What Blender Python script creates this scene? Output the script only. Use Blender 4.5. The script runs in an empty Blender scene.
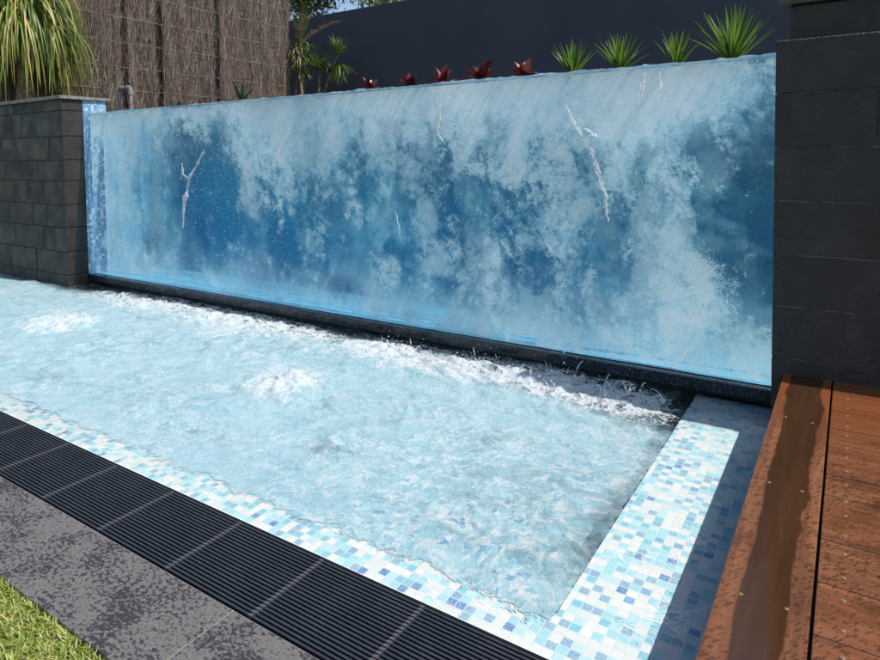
import bpy, bmesh, math, random
import numpy as np
from mathutils import Vector, Matrix, noise as mnoise
random.seed(7)
R = math.radians
sc = bpy.context.scene
COL = sc.collection
SX, SY = 0.65, 0.09            # direction towards the sun is (SX, SY, 1)

# ------------------------------------------------------------------ helpers
def link(o, parent=None):
    COL.objects.link(o)
    if parent is not None:
        o.parent = parent
    return o

def tag(o, label=None, cat=None, group=None, kind=None):
    if label: o['label'] = label
    if cat: o['category'] = cat
    if group: o['group'] = group
    if kind: o['kind'] = kind
    return o

def thing(name, loc, label, cat, group=None):
    o = bpy.data.objects.new(name, None)
    o.empty_display_size = .05
    o.location = loc
    link(o)
    return tag(o, label, cat, group)

def mesh_obj(name, verts, faces, mats, parent=None, smooth=False, midx=None, attrs=None):
    """verts are world coordinates; with a parent they are moved into its frame"""
    v = np.asarray(verts, dtype=np.float64).reshape(-1, 3)
    if parent is not None:
        off = Vector(parent.location)
        if parent.parent: off = off + parent.parent.location
        v = v - np.array(off)
    me = bpy.data.meshes.new(name)
    if isinstance(faces, np.ndarray):
        n = len(faces); k = faces.shape[1]
        me.vertices.add(len(v)); me.vertices.foreach_set('co', v.astype(np.float32).ravel())
        me.loops.add(n * k); me.loops.foreach_set('vertex_index', faces.astype(np.int32).ravel())
        me.polygons.add(n)
        me.polygons.foreach_set('loop_start', np.arange(0, n * k, k, dtype=np.int32))
        me.polygons.foreach_set('loop_total', np.full(n, k, dtype=np.int32))
        me.update(calc_edges=True)
    else:
        me.from_pydata([tuple(p) for p in v], [], faces)
    if not isinstance(mats, (list, tuple)): mats = [mats]
    for m in mats: me.materials.append(m)
    if midx is not None:
        me.polygons.foreach_set('material_index', np.asarray(midx, dtype=np.int32))
    if smooth:
        me.polygons.foreach_set('use_smooth', np.ones(len(me.polygons), dtype=bool))
    if attrs:
        for k_, a in attrs.items():
            at = me.attributes.new(k_, 'FLOAT', 'POINT')
            at.data.foreach_set('value', np.asarray(a, dtype=np.float32).ravel())
    me.update()
    o = bpy.data.objects.new(name, me)
    return link(o, parent)

class MB:
    def __init__(s): s.v = []; s.f = []
    def add(s, vs, fs):
        b = len(s.v); s.v += [tuple(p) for p in vs]; s.f += [tuple(b + i for i in f) for f in fs]
    def box(s, x0, x1, y0, y1, z0, z1, bev=0.0):
        if bev <= 0:
            vs = [(x, y, z) for x in (x0, x1) for y in (y0, y1) for z in (z0, z1)]
            s.add(vs, [(0,1,3,2),(4,6,7,5),(0,4,5,1),(2,3,7,6),(0,2,6,4),(1,5,7,3)])
            return
        bm = bmesh.new()
        bmesh.ops.create_cube(bm, size=1)
        for v in bm.verts:
            v.co = Vector(((x0+x1)/2 + v.co.x*(x1-x0), (y0+y1)/2 + v.co.y*(y1-y0), (z0+z1)/2 + v.co.z*(z1-z0)))
        bmesh.ops.bevel(bm, geom=bm.edges[:], offset=bev, segments=2, affect='EDGES', profile=.6)
        bm.verts.index_update()
        s.add([v.co[:] for v in bm.verts], [[v.index for v in f.verts] for f in bm.faces])
        bm.free()
    def tube(s, pts, rad, n=8, cap=True):
        pts = [Vector(p) for p in pts]
        if not isinstance(rad, (list, tuple)): rad = [rad]*len(pts)
        rings = []
        for i, p in enumerate(pts):
            d = (pts[min(i+1, len(pts)-1)] - pts[max(i-1, 0)]).normalized()
            a = d.orthogonal().normalized() if i == 0 else (rings_a - d*rings_a.dot(d)).normalized()
            rings_a = a
            b = d.cross(a)
            rings.append([p + (a*math.cos(t) + b*math.sin(t))*rad[i] for t in [2*math.pi*k/n for k in range(n)]])
        vs = [q for r in rings for q in r]; fs = []
        for i in range(len(rings)-1):
            for k in range(n):
                k2 = (k+1) % n
                fs.append((i*n+k, i*n+k2, (i+1)*n+k2, (i+1)*n+k))
        if cap:
            fs.append(tuple(range(n))[::-1]); fs.append(tuple((len(rings)-1)*n + k for k in range(n)))
        s.add(vs, fs)
    def blade(s, base, d, length, width, droop=0.0, seg=5, fold=.25, taper=1.0, side=None, curl=0.0):
        """a strap leaf with a V fold, bending under its weight"""
        p = Vector(base); d = Vector(d).normalized()
        side = (d.cross(Vector((0,0,1))) if side is None else Vector(side))
        if side.length < 1e-3: side = Vector((1,0,0))
        side.normalize()
        vs = []; st = length/seg
        for i in range(seg+1):
            t = i/seg
            w = width*.5*(min(1, .55+1.6*t) if t < .3 else 1)*(1 - t**(1.6*taper))+.0004
            nrm = side.cross(d).normalized()
            vs += [p - side*w + nrm*w*fold, p, p + side*w + nrm*w*fold]
            p = p + d*st
            d = (d + Vector((0,0,-1))*droop*st*(.4+1.6*t)/max(length,1e-4) + side*curl*st).normalized()
        fs = []
        for i in range(seg):
            a = i*3
            fs += [(a, a+1, a+4, a+3), (a+1, a+2, a+5, a+4)]
        s.add(vs, fs)
    def build(s, name, mat, parent=None, smooth=False):
        return mesh_obj(name, s.v, s.f, mat, parent, smooth)

# vectorised value noise
_rng = np.random.RandomState(3)
_tab = _rng.rand(4096)
def _h(ix, iy, iz):
    return _tab[(ix*73856093 ^ iy*19349663 ^ iz*83492791) & 4095]
def vn(x, y, z=0.0):
    x, y, z = np.broadcast_arrays(np.asarray(x, float), np.asarray(y, float), np.asarray(z, float))
    ix, iy, iz = np.floor(x).astype(np.int64), np.floor(y).astype(np.int64), np.floor(z).astype(np.int64)
    fx, fy, fz = x-ix, y-iy, z-iz
    fx = fx*fx*fx*(fx*(fx*6-15)+10); fy = fy*fy*fy*(fy*(fy*6-15)+10); fz = fz*fz*fz*(fz*(fz*6-15)+10)
    r = 0
    for dx in (0, 1):
        for dy in (0, 1):
            for dz in (0, 1):
                r = r + _h(ix+dx, iy+dy, iz+dz)*(fx if dx else 1-fx)*(fy if dy else 1-fy)*(fz if dz else 1-fz)
    return r*2-1
def fbm(x, y, z=0.0, o=4, g=.5, ridged=False):
    t = 0; a = 1; s = 0
    for i in range(o):
        n = vn(x*2**i + 17*i, y*2**i - 31*i, np.asarray(z)*2**i + 7*i)
        if ridged: n = 1 - 2*np.abs(n)
        t = t + a*n; s += a; a *= g
    return t/s
def sst(x, a, b):
    t = np.clip((x-a)/(b-a), 0, 1); return t*t*(3-2*t)

# ------------------------------------------------------------------ node helpers
class NT:
    def __init__(s, name):
        s.m = bpy.data.materials.new(name); s.m.use_nodes = True
        s.t = s.m.node_tree; s.t.nodes.clear()
        s.out = s.n('ShaderNodeOutputMaterial')
    def n(s, typ, **kw):
        nd = s.t.nodes.new(typ)
        for k, v in kw.items(): setattr(nd, k, v)
        return nd
    def set(s, sock, v):
        if v is None: return
        if hasattr(v, 'links') or hasattr(v, 'is_output'): s.t.links.new(v, sock)
        else:
            if hasattr(sock, 'default_value') and sock.type == 'RGBA' and len(v) == 3: v = (*v, 1)
            sock.default_value = v
    def pos(s): return s.n('ShaderNodeNewGeometry').outputs['Position']
    def objc(s): return s.n('ShaderNodeTexCoord').outputs['Object']
    def attr(s, name): return s.n('ShaderNodeAttribute', attribute_name=name).outputs['Fac']
    def math(s, op, a, b=None, c=None, clamp=False):
        nd = s.n('ShaderNodeMath', operation=op, use_clamp=clamp)
        s.set(nd.inputs[0], a); s.set(nd.inputs[1], b); s.set(nd.inputs[2], c)
        return nd.outputs[0]
    def vmath(s, op, a, b=None, scale=None):
        nd = s.n('ShaderNodeVectorMath', operation=op)
        s.set(nd.inputs[0], a); s.set(nd.inputs[1], b)
        if scale is not None: s.set(nd.inputs['Scale'], scale)
        return nd.outputs[0]
    def xyz(s, v):
        nd = s.n('ShaderNodeSeparateXYZ'); s.set(nd.inputs[0], v); return nd.outputs
    def comb(s, x, y, z):
        nd = s.n('ShaderNodeCombineXYZ')
        for i, q in enumerate((x, y, z)): s.set(nd.inputs[i], q)
        return nd.outputs[0]
    def noise(s, v, scale, detail=3, rough=.5, dist=0, col=False, lac=2.0):
        nd = s.n('ShaderNodeTexNoise')
        s.set(nd.inputs['Vector'], v); s.set(nd.inputs['Scale'], scale); nd.inputs['Detail'].default_value = detail
        nd.inputs['Roughness'].default_value = rough; nd.inputs['Distortion'].default_value = dist
        nd.inputs['Lacunarity'].default_value = lac
        return nd.outputs['Color' if col else 'Fac']
    def voro(s, v, scale, feature='F1', rand=1.0, out='Distance'):
        nd = s.n('ShaderNodeTexVoronoi', feature=feature)
        s.set(nd.inputs['Vector'], v); s.set(nd.inputs['Scale'], scale); nd.inputs['Randomness'].default_value = rand
        return nd.outputs[out]
    def white(s, v):
        nd = s.n('ShaderNodeTexWhiteNoise', noise_dimensions='3D'); s.set(nd.inputs['Vector'], v); return nd.outputs
    def ramp(s, f, stops, interp='LINEAR'):
        nd = s.n('ShaderNodeValToRGB'); cr = nd.color_ramp; cr.interpolation = interp
        while len(cr.elements) < len(stops): cr.elements.new(.5)
        for e, (p, c) in zip(cr.elements, stops):
            e.position = p; e.color = (*c, 1) if hasattr(c, '__len__') else (c, c, c, 1)
        s.set(nd.inputs[0], f); return nd.outputs[0]
    def mr(s, f, a, b, c=0.0, d=1.0, smooth=False):
        nd = s.n('ShaderNodeMapRange', interpolation_type='SMOOTHSTEP' if smooth else 'LINEAR')
        for i, q in enumerate((f, a, b, c, d)): s.set(nd.inputs[i], q)
        return nd.outputs[0]
    def mix(s, f, a, b, blend='MIX'):
        nd = s.n('ShaderNodeMix', data_type='RGBA', blend_type=blend)
        s.set(nd.inputs[0], f); s.set(nd.inputs[6], a); s.set(nd.inputs[7], b)
        return nd.outputs[2]
    def bump(s, h, strength=.5, dist=.01, nrm=None):
        nd = s.n('ShaderNodeBump'); s.set(nd.inputs['Height'], h)
        nd.inputs['Strength'].default_value = strength; nd.inputs['Distance'].default_value = dist
        if nrm is not None: s.set(nd.inputs['Normal'], nrm)
        return nd.outputs[0]
    def pbr(s, col, rough=.5, nrm=None, spec=.5, coat=None, coatr=.05, sss=None, trans=None):
        nd = s.n('ShaderNodeBsdfPrincipled')
        s.set(nd.inputs['Base Color'], col); s.set(nd.inputs['Roughness'], rough)
        s.set(nd.inputs['Specular IOR Level'], spec)
        if nrm is not None: s.set(nd.inputs['Normal'], nrm)
        if coat is not None: s.set(nd.inputs['Coat Weight'], coat); nd.inputs['Coat Roughness'].default_value = coatr
        return nd.outputs[0]
    def diff(s, col, nrm=None):
        nd = s.n('ShaderNodeBsdfDiffuse'); s.set(nd.inputs[0], col)
        if nrm is not None: s.set(nd.inputs['Normal'], nrm)
        return nd.outputs[0]
    def transl(s, col, nrm=None):
        nd = s.n('ShaderNodeBsdfTranslucent'); s.set(nd.inputs[0], col)
        if nrm is not None: s.set(nd.inputs['Normal'], nrm)
        return nd.outputs[0]
    def transp(s, col=(1,1,1)):
        nd = s.n('ShaderNodeBsdfTransparent'); s.set(nd.inputs[0], col); return nd.outputs[0]
    def gloss(s, col, rough, nrm=None):
        nd = s.n('ShaderNodeBsdfGlossy'); s.set(nd.inputs['Color'], col); s.set(nd.inputs['Roughness'], rough)
        if nrm is not None: s.set(nd.inputs['Normal'], nrm)
        return nd.outputs[0]
    def fres(s, ior=1.33, nrm=None):
        nd = s.n('ShaderNodeFresnel'); nd.inputs['IOR'].default_value = ior
        if nrm is not None: s.set(nd.inputs['Normal'], nrm)
        return nd.outputs[0]
    def mixs(s, f, a, b):
        nd = s.n('ShaderNodeMixShader'); s.set(nd.inputs[0], f); s.set(nd.inputs[1], a); s.set(nd.inputs[2], b)
        return nd.outputs[0]
    def done(s, sh):
        s.t.links.new(sh, s.out.inputs['Surface']); return s.m

def plain(name, col, rough=.6, spec=.4, bumpscale=None, var=.0):
    t = NT(name); p = t.pos(); c = col; nrm = None
    if var:
        n = t.noise(p, 25, 4)
        c = t.mix(t.mr(n, .35, .65), tuple(q*(1-var) for q in col), tuple(min(1, q*(1+var)) for q in col))
    if bumpscale: nrm = t.bump(t.noise(p, bumpscale, 4), .4, .003)
    return t.done(t.pbr(c, rough, nrm, spec))

# ------------------------------------------------------------------ materials
CELL = .024
def mosaic(name, axes, stops, grout=(.62, .66, .66), rough=.18, warp=0.0, gw=.05, film=False, coat=.0, cloud=1.0):
    t = NT(name); p = t.pos()
    if warp:
        w = t.noise(p, 7, 3, col=True)
        p = t.vmath('ADD', p, t.vmath('SCALE', t.vmath('SUBTRACT', w, (.5, .5, .5)), scale=warp))
    p = t.vmath('ADD', p, (.0071, .0053, .0117))
    q = t.vmath('SCALE', p, scale=1/CELL)
    fl = t.vmath('FLOOR', q); fr = t.xyz(t.vmath('FRACTION', q))
    w = t.white(fl)
    col = t.ramp(w['Value'], stops, 'CONSTANT')
    # glass chips vary a little in tone and are clouded inside
    hv = t.noise(p, 160, 3)
    col = t.mix(t.mr(hv, .3, .7, .0, .22*cloud), col, (.85, .9, .92))
    col = t.mix(t.math('MULTIPLY', t.xyz(w['Color'])[1], .22*cloud), col, (.35, .45, .5))
    g = None
    for a in axes:
        c = fr[a]
        e = t.math('MINIMUM', c, t.math('SUBTRACT', 1.0, c))
        g = e if g is None else t.math('MINIMUM', g, e)
    gm = t.mr(g, gw*.6, gw*1.3)
    col = t.mix(gm, grout, col)
    nrm = t.bump(t.math('ADD', gm, t.math('MULTIPLY', t.xyz(w['Color'])[2], .5)), .25, .0015)
    return t.done(t.pbr(col, t.mix(gm, (.6,.6,.6), (rough,)*3), nrm, .5, coat=coat))

AQ = [(0, (.72, .685, .64)), (.33, (.31, .60, .645)), (.53, (.17, .47, .57)), (.63, (.46, .67, .69)), (.78, (.22, .38, .49)),
      (.84, (.76, .70, .68)), (.915, (.07, .19, .44)), (.955, (.17, .33, .52))]
M_LEDGE = mosaic('ledge_mosaic', (0, 1), AQ, film=True)
M_WALLX = mosaic('pool_wall_mosaic_x', (0, 2), AQ)
M_WALLY = mosaic('pool_wall_mosaic_y', (1, 2), AQ)
M_FLOOR = mosaic('pool_floor_mosaic', (0, 1), AQ, warp=.10, gw=.02)
BLUE = [(0, (.035, .13, .27)), (.4, (.03, .17, .33)), (.6, (.05, .22, .38)), (.75, (.02, .10, .23)), (.9, (.08, .26, .42))]
DEEP = [(0, (.005, .31, .55)), (.4, (.006, .335, .575)), (.7, (.005, .28, .51)), (.9, (.008, .355, .60))]
M_TBACK = mosaic('tank_blue_mosaic', (0, 2), DEEP, grout=(.008, .31, .54), gw=.02, cloud=.05)
M_TFLOOR = mosaic('tank_floor_mosaic', (0, 1), [(0, (.04, .34, .56)), (.5, (.06, .40, .62))], grout=(.06, .4, .56), gw=.02)
M_TEND = mosaic('tank_end_mosaic', (1, 2), [(0, (.06, .22, .42)), (.4, (.18, .38, .56)), (.7, (.45, .58, .68)), (.85, (.05, .16, .34))], grout=(.2,.35,.5))
M_TENDB = mosaic('tank_blue_end_mosaic', (1, 2), DEEP, grout=(.008, .31, .54), gw=.02, cloud=.05)
M_BEAM = mosaic('beam_dark_mosaic', (0, 2), [(0, (.006, .012, .018)), (.5, (.008, .016, .024)), (.85, (.012, .024, .036))], grout=(.012, .02, .028), rough=.12, gw=.02, cloud=.03)
M_BLACK = plain('black_recess', (.008, .01, .012), .4)

def stone_mat(name, base, wetk=.4, rough=.55):
    t = NT(name); p = t.pos()
    blk = t.attr('blk')
    off = t.comb(t.math('MULTIPLY', blk, 37.0), t.math('MULTIPLY', blk, 11.0), t.math('MULTIPLY', blk, 5.0))
    q = t.vmath('ADD', p, off)
    n1 = t.noise(q, 5, 5, .6); n2 = t.noise(q, 60, 6, .65); n3 = t.noise(q, 400, 2)
    v = t.math('ADD', t.math('MULTIPLY', n1, .55), t.math('ADD', t.math('MULTIPLY', n2, .3), t.math('MULTIPLY', n3, .15)))
    dark = tuple(c*.55 for c in base); light = tuple(min(1, c*1.45) for c in base)
    col = t.mix(t.mr(v, .36, .64), dark, light)
    col = t.mix(t.math('MULTIPLY', blk, .5), col, tuple(c*m for c, m in zip(base, (1.2, .95, .72))))
    nrm = t.bump(t.math('ADD', t.math('MULTIPLY', n1, 2.0), t.math('ADD', n2, t.math('MULTIPLY', n3, .5))), .9, .006)
    rg = t.mr(n1, .35, .65, rough-.28, rough+.15)
    dr = t.mr(t.noise(t.vmath('MULTIPLY', q, (4, 4, 2.2)), 2, 5, .65), .47, .66, 0, .5)
    col = t.mix(dr, col, tuple(c*2.6 for c in base))
    return t.done(t.pbr(col, rg, nrm, .5))
M_STONE = stone_mat('basalt_block', (.016, .0135, .0105))
M_STONE_R = stone_mat('basalt_block_smooth', (.018, .0165, .015), rough=.45)
M_MORTAR = plain('dark_mortar', (.10, .095, .085), .9, .2, 200, .4)
M_CAP = plain('cap_stone', (.20, .185, .16), .6, .3, 120, .3)

M_CAPD = plain('dark_cap_stone', (.06, .055, .05), .5, .4, 120, .3)

def paving_mat():
    t = NT('splashed_bluestone'); p = t.pos()
    n = t.noise(p, 900, 2, .6); n1 = t.noise(p, 180, 4, .7)
    col = t.mix(t.mr(t.math('ADD', t.math('MULTIPLY', n, .5), t.math('MULTIPLY', n1, .5)), .38, .62), (.065, .062, .063), (.21, .195, .185))
    # drops and splashes of water soaked into the stone
    w = t.noise(t.vmath('MULTIPLY', p, (1, 1.5, 1)), 80, 5, .66, dist=.3)
    w2 = t.noise(p, 8, 2)
    spots = t.mr(t.math('ADD', w, t.math('MULTIPLY', t.math('SUBTRACT', w2, .5), .5)), .50, .56)
    wetc = t.mix(.85, col, (.022, .021, .023))
    c = t.mix(spots, col, wetc)
    nrm = t.bump(t.math('ADD', n, n1), .5, .002)
    return t.done(t.pbr(c, t.mr(spots, 0, 1, .7, .33), nrm, .35))
M_PAVE = paving_mat()
M_PAVEJ = plain('paving_joint', (.30, .28, .25), .9, .2)

def grate_mat():
    t = NT('black_grate_plastic'); p = t.pos()
    n = t.noise(p, 500, 3); n2 = t.noise(p, 14, 4)
    col = t.mix(n2, (.018, .021, .028), (.042, .046, .055))
    return t.done(t.pbr(col, t.mr(n2, .3, .7, .28, .5), t.bump(n, .2, .0005), .5))
M_GRATE = grate_mat()
M_GRATE2 = plain('dusty_grate_rib', (.085, .085, .09), .6, .4)

def wood_mat(name, along, wet=False):
    """merbau boards: along = 0 (grain in X) or 1 (grain in Y)"""
    t = NT(name); p = t.pos(); x, y, z = t.xyz(p)
    brd = t.attr('blk')
    off = t.math('MULTIPLY', brd, 13.7)
    sc_ = (1.6, 26, 26) if along == 0 else (26, 1.6, 26)
    q = t.vmath('ADD', t.vmath('MULTIPLY', p, sc_), t.comb(off, off, off))
    g1 = t.noise(q, 1.5, 6, .6, dist=.5); g2 = t.noise(q, 9, 4, .6); g3 = t.noise(p, 420, 3)
    col = t.ramp(g1, [(.25, (.055, .017, .006)), (.42, (.13, .043, .015)), (.56, (.19, .070, .026)), (.75, (.27, .120, .054))])
    col = t.mix(t.mr(g2, .45, .75, 0, .55), col, (.10, .04, .02))
    col = t.mix(t.mr(g3, .45, .65, 0, .22), col, (.24, .15, .10))          # dry, dusty wear
    col = t.mix(t.math('MULTIPLY', brd, .25), col, (.24, .075, .028))
    # water: damp drops with a drawn-out shape, and puddled patches
    vs = t.vmath('MULTIPLY', p, (1.0, 2.0, 1.0)) 
    rot = t.n('ShaderNodeVectorRotate'); rot.inputs['Angle'].default_value = .6; t.set(rot.inputs['Vector'], p)
    ds = t.vmath('MULTIPLY', rot.outputs[0], (3.2, 1.0, 1.0))
    drops = t.mr(t.noise(ds, 62, 3, .5), .555, .585)
    big = t.noise(p, 4.5, 4, .55)
    if wet:
        c = t.math('ADD', -.118, t.math('MULTIPLY', t.math('SUBTRACT', t.noise(t.vmath('MULTIPLY', p, (0, 1, 0)), 2.5, 2), .5), .03))
        d = t.math('ABSOLUTE', t.math('SUBTRACT', x, c))
        hw = t.mr(y, -1.2, -.2, .034, .052)
        hw = t.math('ADD', hw, t.math('MULTIPLY', t.math('SUBTRACT', t.noise(t.vmath('MULTIPLY', p, (.5, 1, 0)), 5, 3, .5), .5), .045))
        pud = t.mr(t.math('SUBTRACT', d, hw), .002, -.003)
        damp = t.mr(y, -.35, .05, 0, .75)
    else:
        pud = t.math('MULTIPLY', t.mr(big, .645, .655), .8)
        damp = t.mr(y, -.5, -.1, .0, .6)
    fine = t.mr(t.math('ADD', big, t.math('MULTIPLY', g2, .25)), .68, .80)
    w = t.math('MAXIMUM', pud, t.math('MULTIPLY', t.math('MAXIMUM', drops, fine), .75))
    w = t.math('MAXIMUM', w, damp)
    wetcol = t.mix(1.0, t.mix(.5, col, (.13, .062, .028)), (.34, .36, .36), 'MULTIPLY')
    dampcol = t.mix(.75, col, (.28, .075, .018))
    cc = t.mix(w, col, t.mix(pud, t.mix(damp, t.mix(.12, wetcol, col), dampcol), wetcol))
    rg = t.mix(w, (.42,)*3, t.mix(pud, (.2,)*3, (.06,)*3))
    nb = t.bump(t.math('ADD', t.math('MULTIPLY', g2, .7), t.math('MULTIPLY', g3, .5)), .35, .002)
    geo = t.n('ShaderNodeNewGeometry').outputs['Normal']
    nm = t.n('ShaderNodeMix', data_type='VECTOR'); t.set(nm.inputs[0], t.math('MULTIPLY', pud, .85)); t.set(nm.inputs[4], nb); t.set(nm.inputs[5], geo)
    return t.done(t.pbr(cc, rg, nm.outputs[1], .45))
M_WOODX = wood_mat('merbau_decking', 0)
M_WOODY = wood_mat('merbau_edge_board', 1, wet=True)
M_SCREW = plain('screw_steel', (.34, .27, .16), .4, .7)

def leaf_mat(name, ca, cb, trans=.35, rough=.4, tip=None, stripes=0):
    t = NT(name); p = t.pos()
    n = t.noise(p, 14, 3); rnd = t.n('ShaderNodeNewGeometry').outputs['Random Per Island']
    f = t.mr(t.math('ADD', t.math('MULTIPLY', n, .5), t.math('MULTIPLY', rnd, .5)), .3, .7)
    c = t.mix(f, ca, cb)
    if tip is not None: c = t.mix(t.mr(rnd, .82, .9), c, tip)
    b = t.pbr(c, rough, None, .4)
    return t.done(t.mixs(trans, b, t.transl(t.mix(.5, c, (.35, .5, .05), 'MIX') if trans > .3 else c)))
M_YUCCA = leaf_mat('yucca_leaf', (.055, .13, .02), (.13, .26, .045), .35)
M_PONY = leaf_mat('strap_leaf', (.07, .12, .012), (.27, .33, .06), .3, .38, tip=(.50, .40, .14))
M_RED = leaf_mat('bromeliad_leaf', (.06, .005, .006), (.24, .014, .012), .2, .35, tip=(.42, .2, .16))
M_FROND = leaf_mat('frond_leaf', (.13, .16, .05), (.30, .27, .13), .3, .5, tip=(.48, .38, .24))
M_FRONDG = leaf_mat('green_frond', (.07, .14, .02), (.19, .27, .04), .3, .45, tip=(.4, .32, .12))
M_DRYF = leaf_mat('dry_frond', (.22, .16, .10), (.42, .33, .22), .15, .7)
M_AGAVE = leaf_mat('agave_leaf', (.03, .07, .035), (.06, .13, .05), .1)
M_BARK = plain('palm_bark', (.20, .15, .10), .9, .2, 60, .5)
M_TREE1 = leaf_mat('dark_tree_leaf', (.02, .055, .025), (.05, .10, .04), .25)
M_TREE2 = leaf_mat('bright_tree_leaf', (.16, .22, .02), (.36, .42, .05), .5)

def twig_mat():
    t = NT('brush_twigs'); p = t.pos(); rnd = t.n('ShaderNodeNewGeometry').outputs['Random Per Island']
    n = t.noise(t.vmath('MULTIPLY', p, (1, 1, .25)), 9, 4)
    c = t.ramp(rnd, [(0, (.08, .062, .052)), (.3, (.185, .150, .128)), (.65, (.35, .288, .25)), (.9, (.50, .425, .37)), (1, (.6, .52, .47))])
    c = t.mix(t.mr(n, .35, .7, 0, .55), c, (.24, .155, .105))
    return t.done(t.pbr(c, .85, None, .2))
M_TWIG = twig_mat()
M_TWIGBACK = plain('brush_core', (.035, .026, .022), .95, .1, 90, .5)
M_WIRE = plain('galvanised_wire', (.36, .33, .30), .4, .7)
def render_wall():
    t = NT('charcoal_render'); p = t.pos()
    n = t.noise(p, 1.2, 4); n2 = t.noise(p, 180, 4)
    c = t.mix(t.mr(n, .3, .7), (.055, .064, .084), (.068, .078, .100))
    return t.done(t.pbr(c, .85, t.bump(n2, .3, .002), .2))
M_RENDER = render_wall()
M_PIPE = plain('grey_pipe', (.20, .19, .185), .5, .4, 150, .3)
M_SOIL = plain('garden_soil', (.07, .05, .035), .95, .1, 40, .5)
def lawn_soil():
    t = NT('lawn_thatch'); p = t.pos(); n = t.noise(p, 60, 5, .7); n2 = t.noise(p, 2.0, 3)
    c = t.ramp(n, [(.3, (.05, .07, .015)), (.5, (.14, .17, .04)), (.7, (.32, .28, .12))])
    c = t.mix(t.mr(n2, .4, .7, 0, .5), c, (.12, .16, .03))
    return t.done(t.pbr(c, .95, t.bump(n, .8, .01), .1))
M_LAWN = lawn_soil()
M_GRASS = leaf_mat('grass_blade', (.20, .26, .04), (.44, .50, .11), .3, .5, tip=(.66, .55, .30))

def glass_mat(name, tint, ior=1.45, rough=.01, bumpv=0.0):
    t = NT(name); nrm = None
    if bumpv: nrm = t.bump(t.noise(t.pos(), 8, 3), bumpv, .004)
    lw_ = t.n('ShaderNodeLayerWeight').outputs['Facing']
    f = t.math('ADD', .016, t.math('MULTIPLY', t.math('POWER', lw_, 5.0), .9))
    return t.done(t.mixs(f, t.transp(tint), t.gloss((1, 1, 1), rough, nrm)))
M_ACRYL = glass_mat('clear_acrylic', (.93, .985, 1.0), rough=.16, bumpv=.25)

def bubble_mat(name, white, tint, grain, gk, lo, hi, trl=.85, amax=1.0):
    """aerated water: white where bubbles are dense, clear where there are none"""
    t = NT(name); p = t.pos()
    d = t.attr('dens')
    n1 = t.noise(p, grain, 7, .8); n2 = t.noise(p, 240, 3, .8)
    g2 = t.mr(n2, .34, .66); g1 = t.mr(n1, .34, .66)
    q = t.math('SUBTRACT', t.math('ADD', t.math('MULTIPLY', g1, .55), t.math('MULTIPLY', g2, .45)), .5)
    dd = t.math('ADD', d, t.math('MULTIPLY', q, gk))
    a = t.mr(dd, lo, hi, 0, amax, True)
    a = t.math('MULTIPLY', a, t.mr(t.noise(p, grain*.45, 5, .7), .36, .58, .8, 1.0))
    c = t.mix(t.math('MULTIPLY', t.mr(dd, lo, hi+.35), t.mr(g2, 0, 1, .72, 1.0)), tint, white)
    # froth is facets turned every way, lit mostly from above: fine random normals
    rv = t.vmath('SUBTRACT', t.noise(p, 130, 3, .75, col=True), (.5, .5, .5))
    up = t.vmath('NORMALIZE', t.vmath('ADD', t.vmath('SCALE', rv, scale=1.6), (0, -.85, .45)))
    dn = t.vmath('NORMALIZE', t.vmath('ADD', t.vmath('SCALE', rv, scale=1.1), (0, -.06, -1)))
    sh = t.mixs(trl, t.diff(c, up), t.transl(c, dn))
    return t.done(t.mixs(a, t.transp((1, 1, 1)), sh))
M_B1 = bubble_mat('bubbles_near_panel', (.95, .96, .96), (.50, .80, .90), 60, .74, .42, .74)
M_B1b = bubble_mat('bubbles_behind_panel', (.90, .95, .97), (.30, .70, .84), 40, .55, .44, .84, amax=.75)
M_B2 = bubble_mat('bubbles_mid_water', (.74, .90, .95), (.12, .56, .74), 20, .35, .34, 1.0, amax=.65)
M_B3 = bubble_mat('bubbles_deep_water', (.55, .82, .92), (.04, .46, .68), 9, .2, .25, 1.15, amax=.7)

# ------------------------------------------------------------------ dimensions
XL, XR = -5.22, -.236            # tank ends
YP = .41                         # outer face of the acrylic
ZT, ZB = 1.378, .078
YT = 1.02                         # back of the tank
X1, YIN = -.5255, -1.078         # inner edges of the mosaic ledge
Y1, Y2, Y3 = -1.2104, -1.4443, -1.6751
ZD = .20; XD = -.195             # deck
XFAR = -8.0

# ------------------------------------------------------------------ ground & pool shell
mb = MB()
mb.add([(-60,-60,-.012), (60,-60,-.012), (60,Y3,-.012), (-60,Y3,-.012)], [(0,1,2,3)])
mb.add([(-60,4.2,-.9), (60,4.2,-.9), (60,60,-.9), (-60,60,-.9)], [(0,1,2,3)])
tag(mb.build('ground', M_LAWN), kind='structure')

# grass blades in front of the paving
mb = MB()
rg = random.Random(11)
for i in range(23000):
    if i < 18500: x, y = rg.uniform(-2.2, -.9), rg.uniform(-2.15, Y3+.012)
    else: x, y = rg.uniform(-4.5, 1.2), rg.uniform(-2.3, Y3)
    edge = y > Y3-.03
    a = rg.uniform(0, 6.28); l = rg.uniform(.3, 1.0)
    d = (math.cos(a)*l, math.sin(a)*l - (.0 if not edge else .1), 1.0-.55*l)
    mb.blade((x, y if y < Y3-.002 else Y3-.004, -.012), d, rg.uniform(.009, .023), rg.uniform(.0018, .0036), .8, 3, .2)
tag(mb.build('grass', M_GRASS), kind='stuff', label='short green and straw coloured lawn at the bottom left corner', cat='grass')

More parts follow.
